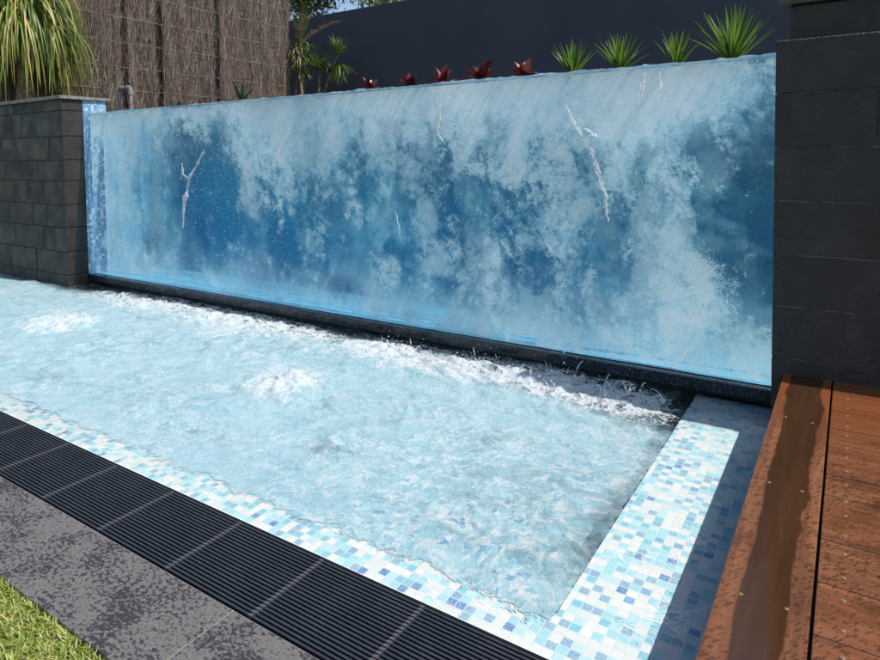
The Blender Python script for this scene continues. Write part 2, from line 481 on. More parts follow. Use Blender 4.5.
# bluestone paving strip, one slab per length
mb = MB()
xs = [-8.7]
x = -1.136
js = [x - .9415*k for k in range(9)][::-1] + [x + .9415*k for k in range(1, 4)]
for a, b in zip(js[:-1], js[1:]):
    mb.box(a+.002, b-.002, Y3, Y2-.006, -.06, -.001 if False else .0, .003)
mb2 = MB(); mb2.box(js[0], js[-1], Y3+.004, Y2-.004, -.08, -.003)
o = mb.build('stone_paving', M_PAVE); tag(o, kind='structure')
o = mb2.build('paving_bed', M_PAVEJ); tag(o, kind='structure')

# gutter channel under the grate
mb = MB()
mb.box(XFAR-.6, 1.2, Y2-.004, Y2, -.12, -.006)
mb.box(XFAR-.6, 1.2, Y1, Y1+.004, -.12, -.002)
mb.add([(XFAR-.6, Y2, -.06), (1.2, Y2, -.06), (1.2, Y1, -.06), (XFAR-.6, Y1, -.06)], [(0,1,2,3)])
tag(mb.build('drain_channel', M_BLACK), kind='structure')

# mosaic ledge (front and right side) and pool shell
mb = MB()
def quad(mb, a, b, c, d): mb.add([a, b, c, d], [(0,1,2,3)])
quad(mb, (XFAR,Y1+.004,0), (XD+.03,Y1+.004,0), (XD+.03,YIN,0), (XFAR,YIN,0))
quad(mb, (X1,YIN,0), (XD+.03,YIN,0), (XD+.03,YP+.05,0), (X1,YP+.05,0))
quad(mb, (XFAR-.15,Y1+.004,0), (XFAR,Y1+.004,0), (XFAR,YP+.1,0), (XFAR-.15,YP+.1,0))
tag(mb.build('pool_ledge', M_LEDGE), kind='structure')
mb = MB(); quad(mb, (XFAR,YIN,0), (XFAR,YIN,-.5), (X1,YIN,-.5), (X1,YIN,0)); quad(mb, (XFAR,.47,0), (X1,.47,0), (X1,.47,-.5), (XFAR,.47,-.5))
tag(mb.build('pool_side_wall', M_WALLX), kind='structure')
mb = MB(); quad(mb, (X1,YIN,0), (X1,YIN,-.5), (X1,.47,-.5), (X1,.47,0)); quad(mb, (XFAR,YIN,0), (XFAR,.47,0), (XFAR,.47,-.5), (XFAR,YIN,-.5))
tag(mb.build('pool_end_wall', M_WALLY), kind='structure')
mb = MB(); quad(mb, (XFAR,YIN,-.5), (X1,YIN,-.5), (X1,.47,-.5), (XFAR,.47,-.5))
tag(mb.build('pool_floor', M_FLOOR), kind='structure')

# ------------------------------------------------------------------ pool water
def spaced(a, b, d0, k):
    out = [a]; 
    while abs(out[-1]-a) < abs(b-a):
        out.append(out[-1] + math.copysign(d0 + k*abs(out[-1]-a), b-a))
    return np.array(out)
gx = spaced(XD+.02, XFAR-.1, .0060, .0016)
gy = np.arange(Y1+.006, YP+.045, .0066)
GX, GY = np.meshgrid(gx, gy, indexing='ij')
inside = sst(X1 - GX, -.005, .006)*sst(GY-YIN + .016*fbm(GX*9, GY*9, 1, 2), -.085, .022)
hm = sst(X1 - GX, .0, .09)*sst(GY-YIN, .0, .16)
warp1 = fbm(GX*1.6, GY*1.6, 3.1, 3)*.45; warp2 = fbm(GX*1.6, GY*1.6, 9.4, 3)*.45
ux, uy = GX + warp1*.5, GY + warp2*.5
H = .014*fbm(ux*3.5, uy*4.5, 0, 3) + .013*fbm(ux*11, uy*13, 1, 3) + .0022*fbm(ux*42, uy*42, 2, 2)
H *= hm
H += (1-inside)*(.0004*fbm(GX*16, GY*16, 5, 3))
# boiling jets: broad mounds of white water
jets = [(-2.09,-.42,.24,.050,1.0), (-4.04,-.40,.36,.05,.8), (-.93,-.42,.10,.006,.25), (-3.1,-.05,.25,.012,.3), (-1.35,-.28,.22,.012,.3)]
jet = np.zeros_like(H)
for jx, jy, jr, jh, jf in jets:
    r = np.hypot((GX-jx), (GY-jy)*1.1)/jr
    e = np.exp(-r*r*1.6)
    H += e*jh*(.6+.6*fbm(GX*22, GY*22, 4, 3)); jet = np.maximum(jet, e*jf)
# the band of thrown-up foam along the foot of the water wall
along = .5+.5*fbm(GX*1.3+4, 0*GX, 2, 3)
bump_c = 0
for cx, w_, a_ in ((-1.98,.30,1.0), (-1.45,.25,1.1), (-1.08,.22,.8), (-.74,.19,.62), (-3.25,.55,.8), (-4.2,.6,.6), (-2.6,.3,.4)):
    bump_c = bump_c + a_*np.exp(-((GX-cx)/w_)**2)
bump_c = np.clip(bump_c, 0, 1.2)
band = np.exp(-((GY - (.175+.05*fbm(GX*2.2, 0*GX, 8, 2)))/.125)**2)*bump_c*sst(X1+.06-GX, -.03, .07)
rid = fbm(ux*9, uy*12, 6, 4, .6, ridged=True)
H += band*(.018 + .026*np.clip(rid+.2, -.45, 1) + .006*fbm(GX*50, GY*50, 7, 2))
H += np.exp(-((GY-.33)/.08)**2)*inside*.012*fbm(ux*8, uy*14, 12, 3)
Z = .0022 + H

Z = np.maximum(Z, .0012)
nearwall = sst(GY + .05*fbm(GX*6, GY*3, 14, 3) + .17*sst(GX, -1.6, -.8), .08, .27)            # little air in the water under the wall's foot
sw = fbm(ux*3.2, uy*5.0, 21, 4)*.5+.5
streak = fbm(ux*7, uy*16, 23, 4)*.5+.5
aer = .72 + .28*(sw-.5) + .32*(streak-.5) + jet*.6
corner = sst(GX, -1.9, -.75)*sst(-GY, -.1, .95)          # clearer in the near right corner
aer = aer - .10*corner*(1-jet*.5)
aer = aer*(1-nearwall*.80)
edge_r = sst(GX + .02*fbm(GX*12, GY*12, 2, 2), X1-.075, X1-.03)*sst(GY, -1.02, -.8); aer = aer - .24*edge_r*(1-band)
edge_f = 1-sst(GY, YIN+.0, YIN+.14); aer = aer + .2*edge_f
webs = fbm(ux*15, uy*22, 31, 4, .55, ridged=True)*.5+.5
webs2 = fbm(ux*34, uy*46, 33, 3, .6, ridged=True)*.5+.5
foam = band*(.20 + 1.5*(webs-.48) + .8*(webs2-.45)) + .22*np.exp(-((GY-.14)/.25)**2)*np.clip(bump_c+.25, 0, 1) + jet*.80*(.40+webs*.6+webs2*.4)
foam += nearwall*inside*.42*(webs-.1)*np.clip(bump_c+.1, 0, 1)
foam += corner*inside*.35*np.clip(webs-.35, 0, 1)
foam = np.clip(foam, 0, 1.2)*np.clip(inside*1.4, 0, 1)
nx, ny = GX.shape
idx = np.arange(nx*ny).reshape(nx, ny)
F = np.stack([idx[:-1,:-1], idx[:-1,1:], idx[1:,1:], idx[1:,:-1]], -1).reshape(-1, 4)
V = np.stack([GX, GY, Z], -1).reshape(-1, 3)
def water_mat():
    t = NT('aerated_pool_water'); p = t.pos()
    ae = t.attr('aer'); fo = t.attr('foam'); ins = t.attr('ins'); clr = t.attr('clr')
    w = t.vmath('SUBTRACT', t.noise(p, 4, 3, .5, col=True), (.5,.5,.5))
    w2 = t.vmath('SUBTRACT', t.noise(p, 19, 3, .6, col=True), (.5,.5,.5))
    pw = t.vmath('ADD', t.vmath('ADD', p, t.vmath('SCALE', w, scale=.20)), t.vmath('SCALE', w2, scale=.022))
    n0 = t.noise(pw, 3.2, 3, .5); n1 = t.noise(pw, 15, 5, .6); n2 = t.noise(pw, 78, 6, .72); n3 = t.noise(p, 300, 3, .75)
    fine = t.math('ADD', t.math('MULTIPLY', n1, .45), t.math('ADD', t.math('MULTIPLY', n2, .35), t.math('MULTIPLY', n3, .2)))
    a = t.mr(t.math('ADD', ae, t.math('MULTIPLY', t.math('SUBTRACT', fine, .5), 1.0)), .10, .66, 0, .95)
    calm = t.mr(n0, .38, .62)
    milk = t.mix(t.mr(fine, .41, .59), (.22, .53, .62), (.62, .79, .83))
    milk = t.mix(t.math('MULTIPLY', calm, .45), milk, (.50, .72, .775))
    milk = t.mix(t.mr(n3, .50, .66, .0, .5), milk, (.80, .88, .90))
    milk = t.mix(t.mr(n3, .46, .34, .0, .4), milk, (.20, .48, .58))
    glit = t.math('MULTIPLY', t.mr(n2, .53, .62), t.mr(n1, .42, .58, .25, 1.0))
    milk = t.mix(glit, milk, (.93, .95, .95))  # bright sparkle on the ripples painted into the milk colour
    milk = t.mix(t.math('MULTIPLY', t.mr(t.noise(pw, 2.3, 3, .5), .44, .62), .62), milk, (.46, .70, .76))
    # broken mosaic colours swimming up through the clearer water in the near corner
    q = t.vmath('SCALE', t.vmath('ADD', pw, t.vmath('SCALE', w2, scale=.05)), scale=1/.017)
    ch = t.white(t.vmath('FLOOR', t.vmath('MULTIPLY', q, (1, 1, 0))))['Value']
    chips = t.ramp(ch, [(0, (.84, .86, .84)), (.34, (.40, .70, .76)), (.6, (.24, .56, .68)), (.76, (.62, .80, .82)), (.9, (.14, .32, .55))], 'CONSTANT')
    milk = t.mix(t.math('MULTIPLY', clr, t.mr(n1, .42, .60, .05, .7)), milk, chips)
    dark = t.math('MULTIPLY', clr, t.mr(t.noise(pw, 9, 4, .6), .56, .66, 0, .45))
    milk = t.mix(dark, milk, (.16, .36, .44))
    fo2 = t.math('ADD', fo, t.math('MULTIPLY', t.math('SUBTRACT', t.math('ADD', t.math('MULTIPLY', n2, .55), t.math('MULTIPLY', n3, .45)), .5), 1.7))
    ev = t.voro(t.vmath('ADD', pw, t.vmath('SCALE', w2, scale=.03)), 30, 'DISTANCE_TO_EDGE'); ev2 = t.voro(pw, 75, 'DISTANCE_TO_EDGE')
    lace = t.math('MAXIMUM', t.mr(ev, .0, .16, 1, 0), t.mr(ev2, .0, .14, .7, 0))
    lacy = t.math('MULTIPLY', lace, t.mr(fo, .06, .35, 0, .46))
    fo2 = t.math('SUBTRACT', t.math('ADD', fo2, lacy), .08)
    fm = t.mr(fo2, .42, .72)
    hb = t.math('ADD', t.math('MULTIPLY', n2, .6), t.math('ADD', t.math('MULTIPLY', n3, .25), t.math('MULTIPLY', n1, .6)))
    nrm = t.bump(hb, .75, .018)
    nsoft = t.bump(t.noise(pw, 26, 3), .35, .006)
    body = t.mixs(a, t.transp((.80, .93, .95)), t.mixs(.2, t.diff(milk, nrm), t.transl(milk, nrm)))
    ins = t.mr(t.math('ADD', ins, t.math('MULTIPLY', t.math('SUBTRACT', fine, .5), 3.4)), .49, .53)
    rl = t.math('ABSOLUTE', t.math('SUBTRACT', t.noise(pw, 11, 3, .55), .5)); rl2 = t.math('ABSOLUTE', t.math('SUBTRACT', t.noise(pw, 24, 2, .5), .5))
    lines = t.math('MULTIPLY', t.math('MAXIMUM', t.mr(rl, .012, .0), t.mr(rl2, .016, .0, 0, .7)), t.mr(t.noise(p, 3.5, 2), .46, .60, .02, .55))  # wavy caustic light over the ledge, painted as thin white lines
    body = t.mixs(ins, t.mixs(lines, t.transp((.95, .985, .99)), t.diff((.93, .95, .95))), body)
    nn = t.n('ShaderNodeMix', data_type='VECTOR'); t.set(nn.inputs[0], ins); t.set(nn.inputs[4], nsoft); t.set(nn.inputs[5], nrm)
    f = t.fres(1.33, nn.outputs[1])
    wet = t.mixs(f, body, t.gloss((1, 1, 1), .07, nn.outputs[1]))
    foamsh = t.mixs(.25, t.diff((.80, .85, .87), nrm), t.transl((.82, .88, .90), nrm))
    return t.done(t.mixs(t.math('MULTIPLY', fm, .93), wet, foamsh))
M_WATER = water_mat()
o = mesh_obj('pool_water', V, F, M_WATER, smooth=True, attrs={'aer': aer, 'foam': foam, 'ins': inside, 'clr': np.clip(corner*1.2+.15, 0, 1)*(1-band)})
tag(o, kind='structure')

# spray: drops thrown off the foam band
rs = np.random.RandomState(5)
ico = bmesh.new(); bmesh.ops.create_icosphere(ico, subdivisions=1, radius=1)
iv = np.array([v.co[:] for v in ico.verts]); ifc = np.array([[v.index for v in f.verts] for f in ico.faces]); ico.free()
P = []; S = []
cs = [(-1.95,.22,1.0), (-1.45,.18,1.2), (-1.08,.16,1.2), (-.76,.13,1.0), (-3.25,.5,.7), (-4.2,.45,.4)]
for cx, w_, a_ in cs:
    for k in range(int(300*a_)):
        x = rs.normal(cx, w_*.7); y = .20 + rs.normal(0, .06)
        if x > X1-.0 or y > .40: continue
        h = abs(rs.normal(0, .030))*a_*math.exp(-((x-cx)/w_)**2) + .012
        P.append((x, y, h)); S.append(rs.uniform(.0007, .0024) if rs.rand() < .96 else rs.uniform(.0025, .004))
for jx, jy, jr, jh, jf in jets[:2]:
    for k in range(900):
        a = rs.rand()*6.28; r = abs(rs.normal(0, jr*.45))
        P.append((jx+r*math.cos(a), jy+r*math.sin(a), .01+abs(rs.normal(0,.022))*math.exp(-(r/jr)**2)+jh*math.exp(-(r/jr)**2))); S.append(rs.uniform(.0006, .0022))
P.append((-1.075,.33,.115)); S.append(.0062); P.append((-1.075,.33,.066)); S.append(.0056); P.append((-1.05,.30,.035)); S.append(.0052)  # three larger beads stand in for glints of underwater lights
# beads of water sitting on the dark foot beam and on the ledge
for k in range(700):
    x = rs.uniform(-4.6, XR-.03); P.append((x, YP-.013, rs.uniform(.03, .078))); S.append(rs.uniform(.0006, .0016))
for k in range(60):                       # thin crowns of splash, drop after drop along an arc
    cx, w_, a_ = cs[rs.randint(len(cs))]; x = rs.normal(cx, w_*.6); y = .2+rs.normal(0, .05)
    if x > X1-.02 or y > .38: continue
    vx, vy, vz = rs.normal(0, .25), rs.normal(-.05, .15), rs.uniform(.5, 1.1)*a_
    for t_ in np.linspace(0, .11, 16):
        P.append((x+vx*t_, y+vy*t_, .015+vz*t_-4.9*t_*t_)); S.append((.0042-.022*t_)*rs.uniform(.3, 1.35))
P = np.array(P); S = np.array(S)
SV = (iv[None]*S[:, None, None] + P[:, None]).reshape(-1, 3)
SF = (ifc[None] + (np.arange(len(P))*len(iv))[:, None, None]).reshape(-1, 3)
t = NT('water_drop'); M_DROP = t.done(t.mixs(.35, t.pbr((.9, .93, .94), .1, None, .6), t.transp((1, 1, 1))))
o = mesh_obj('water_spray', SV, SF, M_DROP, smooth=True)
tag(o, 'white spray of water drops thrown up, and three bead glints of light, along the foot of the glass wall', 'water spray', kind='stuff')

# ------------------------------------------------------------------ the water wall (tank)
tank = thing('water_wall_tank', ((XL+XR)/2, (YP+YT)/2, 0), 'long clear panelled tank of bubbling blue water above the pool', 'water feature')
mb = MB(); mb.box(XL+.001, XR-.001, YP, YP+.03, ZB, ZT, .002); mb.build('acrylic_panel', M_ACRYL, tank)
mb = MB(); quad(mb, (XL,YT,ZB-.02), (XR,YT,ZB-.02), (XR,YT,ZT), (XL,YT,ZT)); quad(mb, (XL,YT+.12,ZB-.02), (XL,YT+.12,ZT), (XR,YT+.12,ZT), (XR,YT+.12,ZB-.02)); quad(mb, (XL,YT,ZT), (XR,YT,ZT), (XR,YT+.12,ZT), (XL,YT+.12,ZT))
mb.build('back_wall', M_TBACK, tank)
mb = MB(); quad(mb, (XL,YP+.03,ZB+.003), (XR,YP+.03,ZB+.003), (XR,YT,ZB+.003), (XL,YT,ZB+.003)); mb.build('tank_floor', M_TFLOOR, tank)
mb = MB(); mb.add([(XL+.002,YP-.001,ZB), (XL+.002,YP-.001,1.487), (XL+.002,.60,1.487), (XL+.002,.60,ZB)], [(0,1,2,3)])
mb.build('end_wall', M_TEND, tank)
mb = MB(); quad(mb, (XL+.002,.60,ZB), (XL+.002,.60,ZT), (XL+.002,YT,ZT), (XL+.002,YT,ZB)); mb.build('blue_end_wall', M_TENDB, tank)
mb = MB(); quad(mb, (XR-.002,YP+.03,ZB), (XR-.002,YT,ZB), (XR-.002,YT,ZT), (XR-.002,YP+.03,ZT)); mb.build('unseen_clear_end', M_ACRYL, tank)  # unseen end, made clear so sunlight enters the tank from the side
mb = MB(); mb.box(XL+.001, XR+.02, YP-.012, YP+.2, .028, ZB-.002, .003); mb.build('base_beam', M_BEAM, tank)
mb = MB(); mb.box(XL+.001, XR+.02, YP+.035, YP+.19, -.3, .026); mb.build('gutter_shadow_strip', M_BLACK, tank)  # black colour stands in for the gutter's shadow below the beam

# density of the bubbles: how far each plume hangs down (tank lengthwise x depth)
PX = np.array([-5.133,-4.442,-3.847,-3.328,-2.872,-2.467,-2.107,-1.783,-1.490,-1.225,-.983,-.762,-.559,-.408,-.266])
VV = np.array([0,.1,.25,.4,.55,.7,.85,1.0])
DM = np.array([
 [.75,.7,.75,.8,.85,.85,.85,.85,.9,.95,1,1,.95,.9,.55],
 [.7,.5,.58,.7,.75,.75,.75,.7,.8,.85,.9,.95,.9,.75,.45],
 [.62,.28,.30,.6,.6,.6,.6,.6,.55,.7,.8,.85,.62,.30,.25],
 [.55,.16,.14,.45,.5,.45,.5,.45,.4,.6,.7,.75,.7,.05,.05],
 [.5,.12,.08,.4,.4,.35,.4,.4,.35,.5,.55,.7,.75,.10,.05],
 [.48,.15,.08,.33,.4,.27,.3,.45,.3,.35,.4,.55,.7,.35,.05],
 [.45,.22,.12,.27,.33,.15,.3,.40,.33,.4,.42,.5,.6,.55,.25],
 [.35,.30,.2,.22,.25,.25,.3,.35,.38,.4,.42,.42,.42,.42,.38]])
DM[0] = np.clip(DM[0]+.16, 0, 1.1); DM[1] = DM[1]+.10; DM[2] = DM[2]+.03
def dens_at(X, Zv):
    v = (ZT - Zv)/(ZT-ZB)
    out = np.zeros_like(X)
    rows = np.array([np.interp(X.ravel(), PX, DM[i]) for i in range(len(VV))])     # 8 x N
    vi = np.clip(np.interp(v.ravel(), VV, np.arange(len(VV))), 0, len(VV)-1.001)
    i0 = vi.astype(int); fr = vi - i0
    n = np.arange(rows.shape[1])
    return (rows[i0, n]*(1-fr) + rows[i0+1, n]*fr).reshape(X.shape)
def bubble_sheet(y0, amp, freq, mat, gain, bias, seed, step, label, bot=0.0, grainy=1.0, nk=1.15):
    xs = spaced(XR-.004, XL+.012, step, .0012); zs = np.arange(ZB+.006, ZT-.004, step*1.1)
    A, B = np.meshgrid(xs, zs, indexing='ij')
    w1 = fbm(A*2.2, B*2.2, seed+.3, 3); w2 = fbm(A*2.2, B*2.2, seed+5.3, 3)
    u, v = A+w1*.10, B+w2*.10
    base = dens_at(A + w1*.16 + .03*fbm(A*9, B*9, seed+8, 2), B + w2*.14 + .04*fbm(A*8, B*8, seed+6, 2))
    plume = fbm(u*freq*1.3, v*freq*.38, seed+9, 3)                       # falling columns
    puff = 1 - 2*np.abs(fbm(u*freq*1.6, v*freq*1.5, seed+2, 2))         # rounded heads
    puff2 = 1 - 2.4*np.abs(fbm(u*freq*4, v*freq*4, seed+12, 2))
    n = fbm(u*freq*1.1, v*freq*.9, seed, 4, .55)
    fine = fbm(u*freq*7, v*freq*6, seed+4, 4, .7)
    d = base*gain + bias + bot*np.exp(-(B-ZB)/.19) + nk*(.34*n + .30*plume - .20*puff - .09*puff2 + .06) + .22*fine*grainy
    d = d + (0 if y0 < .5 else .75)*np.exp(-((A-XL)/.36)**2)
    low = fbm(A*1.7, B*1.2, seed+3, 2)
    y = y0 - amp*low
    nx, nz = A.shape; ii = np.arange(nx*nz).reshape(nx, nz)
    F = np.stack([ii[:-1,:-1], ii[1:,:-1], ii[1:,1:], ii[:-1,1:]], -1).reshape(-1, 4)
    o = mesh_obj('bubble_cloud', np.stack([A, y, B], -1).reshape(-1, 3), F, mat, smooth=True, attrs={'dens': d})
    tag(o, label, 'bubble cloud', kind='stuff')
bubble_sheet(.458, .010, 6.0, M_B1, 1.15, -.05, 1.0, .0065, 'white frothy bubble plumes just behind the clear panel', bot=.32)
bubble_sheet(.565, .014, 5.0, M_B1b, 1.05, .08, 60.0, .008, 'second veil of falling bubbles behind the first white plumes', bot=.6)
bubble_sheet(.70, .030, 3.6, M_B2, 1.0, .10, 20.0, .011, 'pale blue bubble plumes in the middle of the tank water', bot=.9, grainy=.8)
bubble_sheet(.88, .040, 2.4, M_B3, .8, .20, 40.0, .018, 'hazy blue bubble cloud deep in the tank water', bot=1.2, grainy=.5)

# loose bubbles floating free in the clear parts
P = []; S = []
for k in range(5000):
    P.append((rs.uniform(XL+.02, XR-.02), YP+.034+abs(rs.normal(0, .05)), ZB+.01+(ZT-ZB-.02)*rs.rand()**.8)); S.append((.0008+.0012*rs.rand()**3)*(1 + .25*max(0, -P[-1][0]-1)))
P = np.array(P); P[:,1] = np.minimum(P[:,1], YT-.02); S = np.array(S)
t = NT('loose_bubble'); M_BUB = t.done(t.mixs(.42, t.transp((1,1,1)), t.pbr((.85, .93, .96), .15, None, .5)))
SV = (iv[None]*S[:, None, None] + P[:, None]).reshape(-1, 3)
SF = (ifc[None] + (np.arange(len(P))*len(iv))[:, None, None]).reshape(-1, 3)
o = mesh_obj('fine_bubbles', SV, SF, M_BUB, smooth=True)
tag(o, 'tiny single bubbles drifting in the dark blue gaps of the tank', 'bubbles', kind='stuff')

# brimming top surface of the tank water, spilling to the lip
gx2 = spaced(XR-.004, XL+.004, .010, .0022); gy2 = np.linspace(YP+.002, YT-.002, 26)
A, B = np.meshgrid(gx2, gy2, indexing='ij')
Zt = ZT + .004 + .005*fbm(A*9, B*9, 3, 3) + .004*fbm(A*40, B*30, 5, 2) + .006*np.clip(fbm(A*3, B*5, 8, 2), 0, 1)
Zt = np.where(B < YP+.004, ZT-.002, Zt)
nx, ny = A.shape; ii = np.arange(nx*ny).reshape(nx, ny)
F2 = np.stack([ii[:-1,:-1], ii[:-1,1:], ii[1:,1:], ii[1:,:-1]], -1).reshape(-1, 4)
t = NT('tank_surface_water'); p = t.pos(); n = t.noise(p, 30, 5, .65)
nr = t.bump(n, .5, .01)
M_TOP = t.done(t.mixs(t.mr(n, .50, .66, .0, .3), t.mixs(t.fres(1.33, nr), t.transp((.9, .97, 1)), t.gloss((1,1,1), .05, nr)), t.diff((.85, .9, .92), nr)))
tag(mesh_obj('tank_water_surface', np.stack([A, B, Zt], -1).reshape(-1, 3), F2, M_TOP, smooth=True), kind='structure')

# rivulets of white water clinging to the outside of the panel
def hitp(x, y):
    """photo pixel -> X, Y, Z of water springing off the lip and falling just clear of the panel (measured once from the photo)"""
    a, b, r = R(33.0223), R(2.7167), R(-.6046)
    Fv = Vector((-math.sin(a)*math.cos(b), math.cos(a)*math.cos(b), -math.sin(b))); Rv = Vector((math.cos(a), math.sin(a), 0)); U = Rv.cross(Fv)
    R2 = Rv*math.cos(r) + U*math.sin(r); U2 = -Rv*math.sin(r) + U*math.cos(r)
    d = Fv + R2*(x-440)/634.0186 + U2*(187.0212-y)/634.0186
    Y = YP
    for _ in range(6):
        k = (Y+2.3366)/d.y; Y = YP - .010 - .10*max(0, ZT-(1+d.z*k))
    return d.x*k, Y, 1+d.z*k
t = NT('white_rivulet'); p = t.pos(); n = t.noise(p, 170, 4, .7)
rv = t.vmath('SUBTRACT', t.noise(p, 130, 3, .75, col=True), (.5, .5, .5)); dn = t.vmath('NORMALIZE', t.vmath('ADD', rv, (0, -.06, -1)))
M_RIV = t.done(t.mixs(t.mr(n, .42, .56, .0, .95), t.transp((1,1,1)), t.mixs(.7, t.pbr((.93, .94, .95), .25, t.bump(n, .5, .003), .5), t.transl((.96, .96, .96), dn))))
def rivulet(lines, label, seed):
    q = random.Random(seed); mb = MB()
    for pts, w in lines:
        P = [hitp(*a) for a in pts]; L = []
        for (xa, ya, za), (xb, yb, zb) in zip(P[:-1], P[1:]):
            m = max(2, int(math.hypot(xb-xa, zb-za)/.012))
            for k in range(m):
                f = k/m; L.append((xa+(xb-xa)*f+q.gauss(0, .0018), ya+(yb-ya)*f, za+(zb-za)*f))
        L.append(P[-1]); vs = []; n_ = len(L)
        for i, (x, y, z) in enumerate(L):
            ww = w*1.9*(.3+.7*math.sin(math.pi*min(1, (i+1.)/n_)))*(.55+.9*abs(mnoise.noise(Vector((x*60, z*38, seed)))*1.6))*q.uniform(.7, 1.2)
            vs += [(x-ww, y, z), (x-ww*.3, y-ww*.6, z), (x+ww*.35, y-ww*.6, z), (x+ww, y, z), (x, y+ww*.4, z)]
        mb.add(vs, [(i*5+k, i*5+(k+1)%5, i*5+(k+1)%5+5, i*5+k+5) for i in range(n_-1) for k in range(5)])
    o = mb.build('water_rivulet', M_RIV, None, True); tag(o, label, 'water trickle', 'white rivulets running down the clear panel')
rivulet([([(204,150),(197,165),(190,176),(187,190),(184,205),(183,228)], .011), ([(182,163),(183,174),(190,180)], .009)], 'forked white water trickle near the left end of the clear panel', 1)
rivulet([([(566,105),(574,122),(592,150),(600,178),(606,195),(608,222)], .0055), ([(585,128),(600,138)], .006), ([(576,124),(586,112)], .004)], 'long thin wavering white trickle right of the panel centre', 2)
rivulet([([(441,104),(439,122),(438,134),(444,144)], .0045)], 'short faint white trickle high above the panel centre', 4)
rivulet([([(396,212),(399,226),(400,238)], .004)], 'tiny white fleck of a trickle mid height, left of panel centre', 5)
rivulet([([(645,72),(641,92),(640,104)], .005), ([(660,72),(659,104)], .0035)], 'pair of bright streaks under the panel rim near the yuccas', 7)

# ------------------------------------------------------------------ masonry
def blocks_face(name, parent, x0, x1, y0, y1, zs, mat, lens, bev=.004, seed=1, skew=None):
    """coursed blocks with real joints, one mesh; blk attribute varies each stone"""
    q = random.Random(seed); V = []; Fc = []; A = []
    for i, (za, zb) in enumerate(zip(zs[:-1], zs[1:])):
        xs = [x1]; L = lens[i % len(lens)]; k = 0
        while xs[-1] > x0 + .03:
            xs.append(max(x0, xs[-1] - L[k % len(L)])); k += 1
        if xs[-1] > x0: xs.append(x0)
        for a, b in zip(xs[1:], xs[:-1]):
            if b-a < .01: continue
            m = MB(); j = q.uniform(-.003, .003)
            m.box(a+.0022*(a > x0), b-.0022*(b < x1), y0+j*.6, y1, za+.0025, zb-.0025, bev)
            r_ = q.random()
            base = len(V)
            for vx in m.v:
                nn = mnoise.noise(Vector(vx)*7+Vector((r_*9, 0, 0)))*.0022
                V.append((vx[0], vx[1]+(nn if vx[1] < (y0+y1)/2 else 0), vx[2]))
            Fc += [tuple(base+t_ for t_ in f) for f in m.f]; A += [r_]*len(m.v)
    o = mesh_obj(name, V, Fc, mat, parent, attrs={'blk': A})
    return o

# left wall
lw = thing('stone_wall', (-6.9, .45, 0), 'dark basalt block wall with flat cap left of the tank', 'wall')
zsL = [-.35, -.1, .086, .273, .466, .650, .841, 1.007, 1.196, 1.398, 1.487]
blocks_face('blocks', lw, -8.6, XL, .247, .60, zsL, M_STONE,
            [(.20,.44,.5,.4), (.16,.36,.3,.42), (.30,.2,.44,.36), (.18,.18,.5,.4), (.30,.24,.4), (.34,.3,.2,.4), (.42,.3,.4), (.22,.45,.4), (.48,.2,.4), (.3,.5,.42)], seed=4)
mb = MB(); mb.box(-8.59, XL-.012, .255, .59, -.34, 1.485); mb.build('mortar', M_MORTAR, lw)
mb = MB(); mb.box(-8.62, XL+.022, .222, .632, 1.489, 1.514, .004); mb.build('cap', M_CAP, lw)

# right pillar
rp = thing('stone_pillar', (.45, .5, 0), 'tall dark stone block pillar standing right of the tank on the deck', 'pillar')
zsR = [-.3, .06, .255, .444, .634, .828, 1.019, 1.214, 1.406]
blocks_face('blocks', rp, -.236, 1.1, .25, .448, zsR, M_STONE_R,
            [(1.4,)]*6 + [(1.03,.32), (1.4,), (1.4,)], seed=8)
mb = MB(); mb.box(-.226, 1.09, .2535, .442, -.3, 1.404); mb.build('mortar', M_MORTAR, rp)
blocks_face('top_course', rp, -.205, 1.08, .30, .44, [1.408, 1.532], M_STONE_R, [(.62,.66)], seed=12)
mb = MB(); mb.box(-.236, 1.12, .283, .455, 1.534, 1.560, .006); mb.build('cap', M_CAPD, rp)

# ------------------------------------------------------------------ timber deck
deck = thing('timber_deck', (.6, -1.0, 0), 'wet reddish brown timber deck with wide edge board beside the pool', 'deck')
def board(x0, x1, y0, y1, z0, z1, mat, bv, screws, name='board'):
    m = MB(); m.box(x0, x1, y0, y1, z0, z1, .0025)
    o = mesh_obj(name, m.v, m.f, mat, deck, attrs={'blk': [bv]*len(m.v)})
    for sx, sy in screws:
        s = bmesh.new()
        bmesh.ops.create_cone(s, segments=14, radius1=.0034, radius2=.0028, depth=.0010, cap_ends=True)
        s.verts.index_update()
        vs = [(v.co.x+sx, v.co.y+sy, v.co.z+z1+.0006) for v in s.verts]; fs = [[v.index for v in f.verts] for f in s.faces]; s.free()
        b = len(vs)
        r_ = .0013
        vs += [(sx-r_, sy-r_, z1+.00135), (sx+r_, sy-r_, z1+.00135), (sx+r_, sy+r_, z1+.00135), (sx-r_, sy+r_, z1+.00135)]
        fs += [(b, b+1, b+2, b+3)]
        v_ = np.array(vs) - np.array(deck.location)
        mi = [0]*(len(fs)-1) + [1]
        me = bpy.data.meshes.new('screw'); me.from_pydata([tuple(q) for q in v_], [], fs)
        me.materials.append(M_SCREW); me.materials.append(M_BLACK); me.polygons.foreach_set('material_index', mi)
        so = bpy.data.objects.new('screw', me); link(so, o)
    return o
XE = -.047
board(XD, XE, -2.25, .249, ZD-.03, ZD, M_WOODY, .25, [(-.156,-.182),(-.086,-.192),(-.156,-.64),(-.086,-.645),(-.156,-1.106),(-.083,-1.105)], 'edge_board')
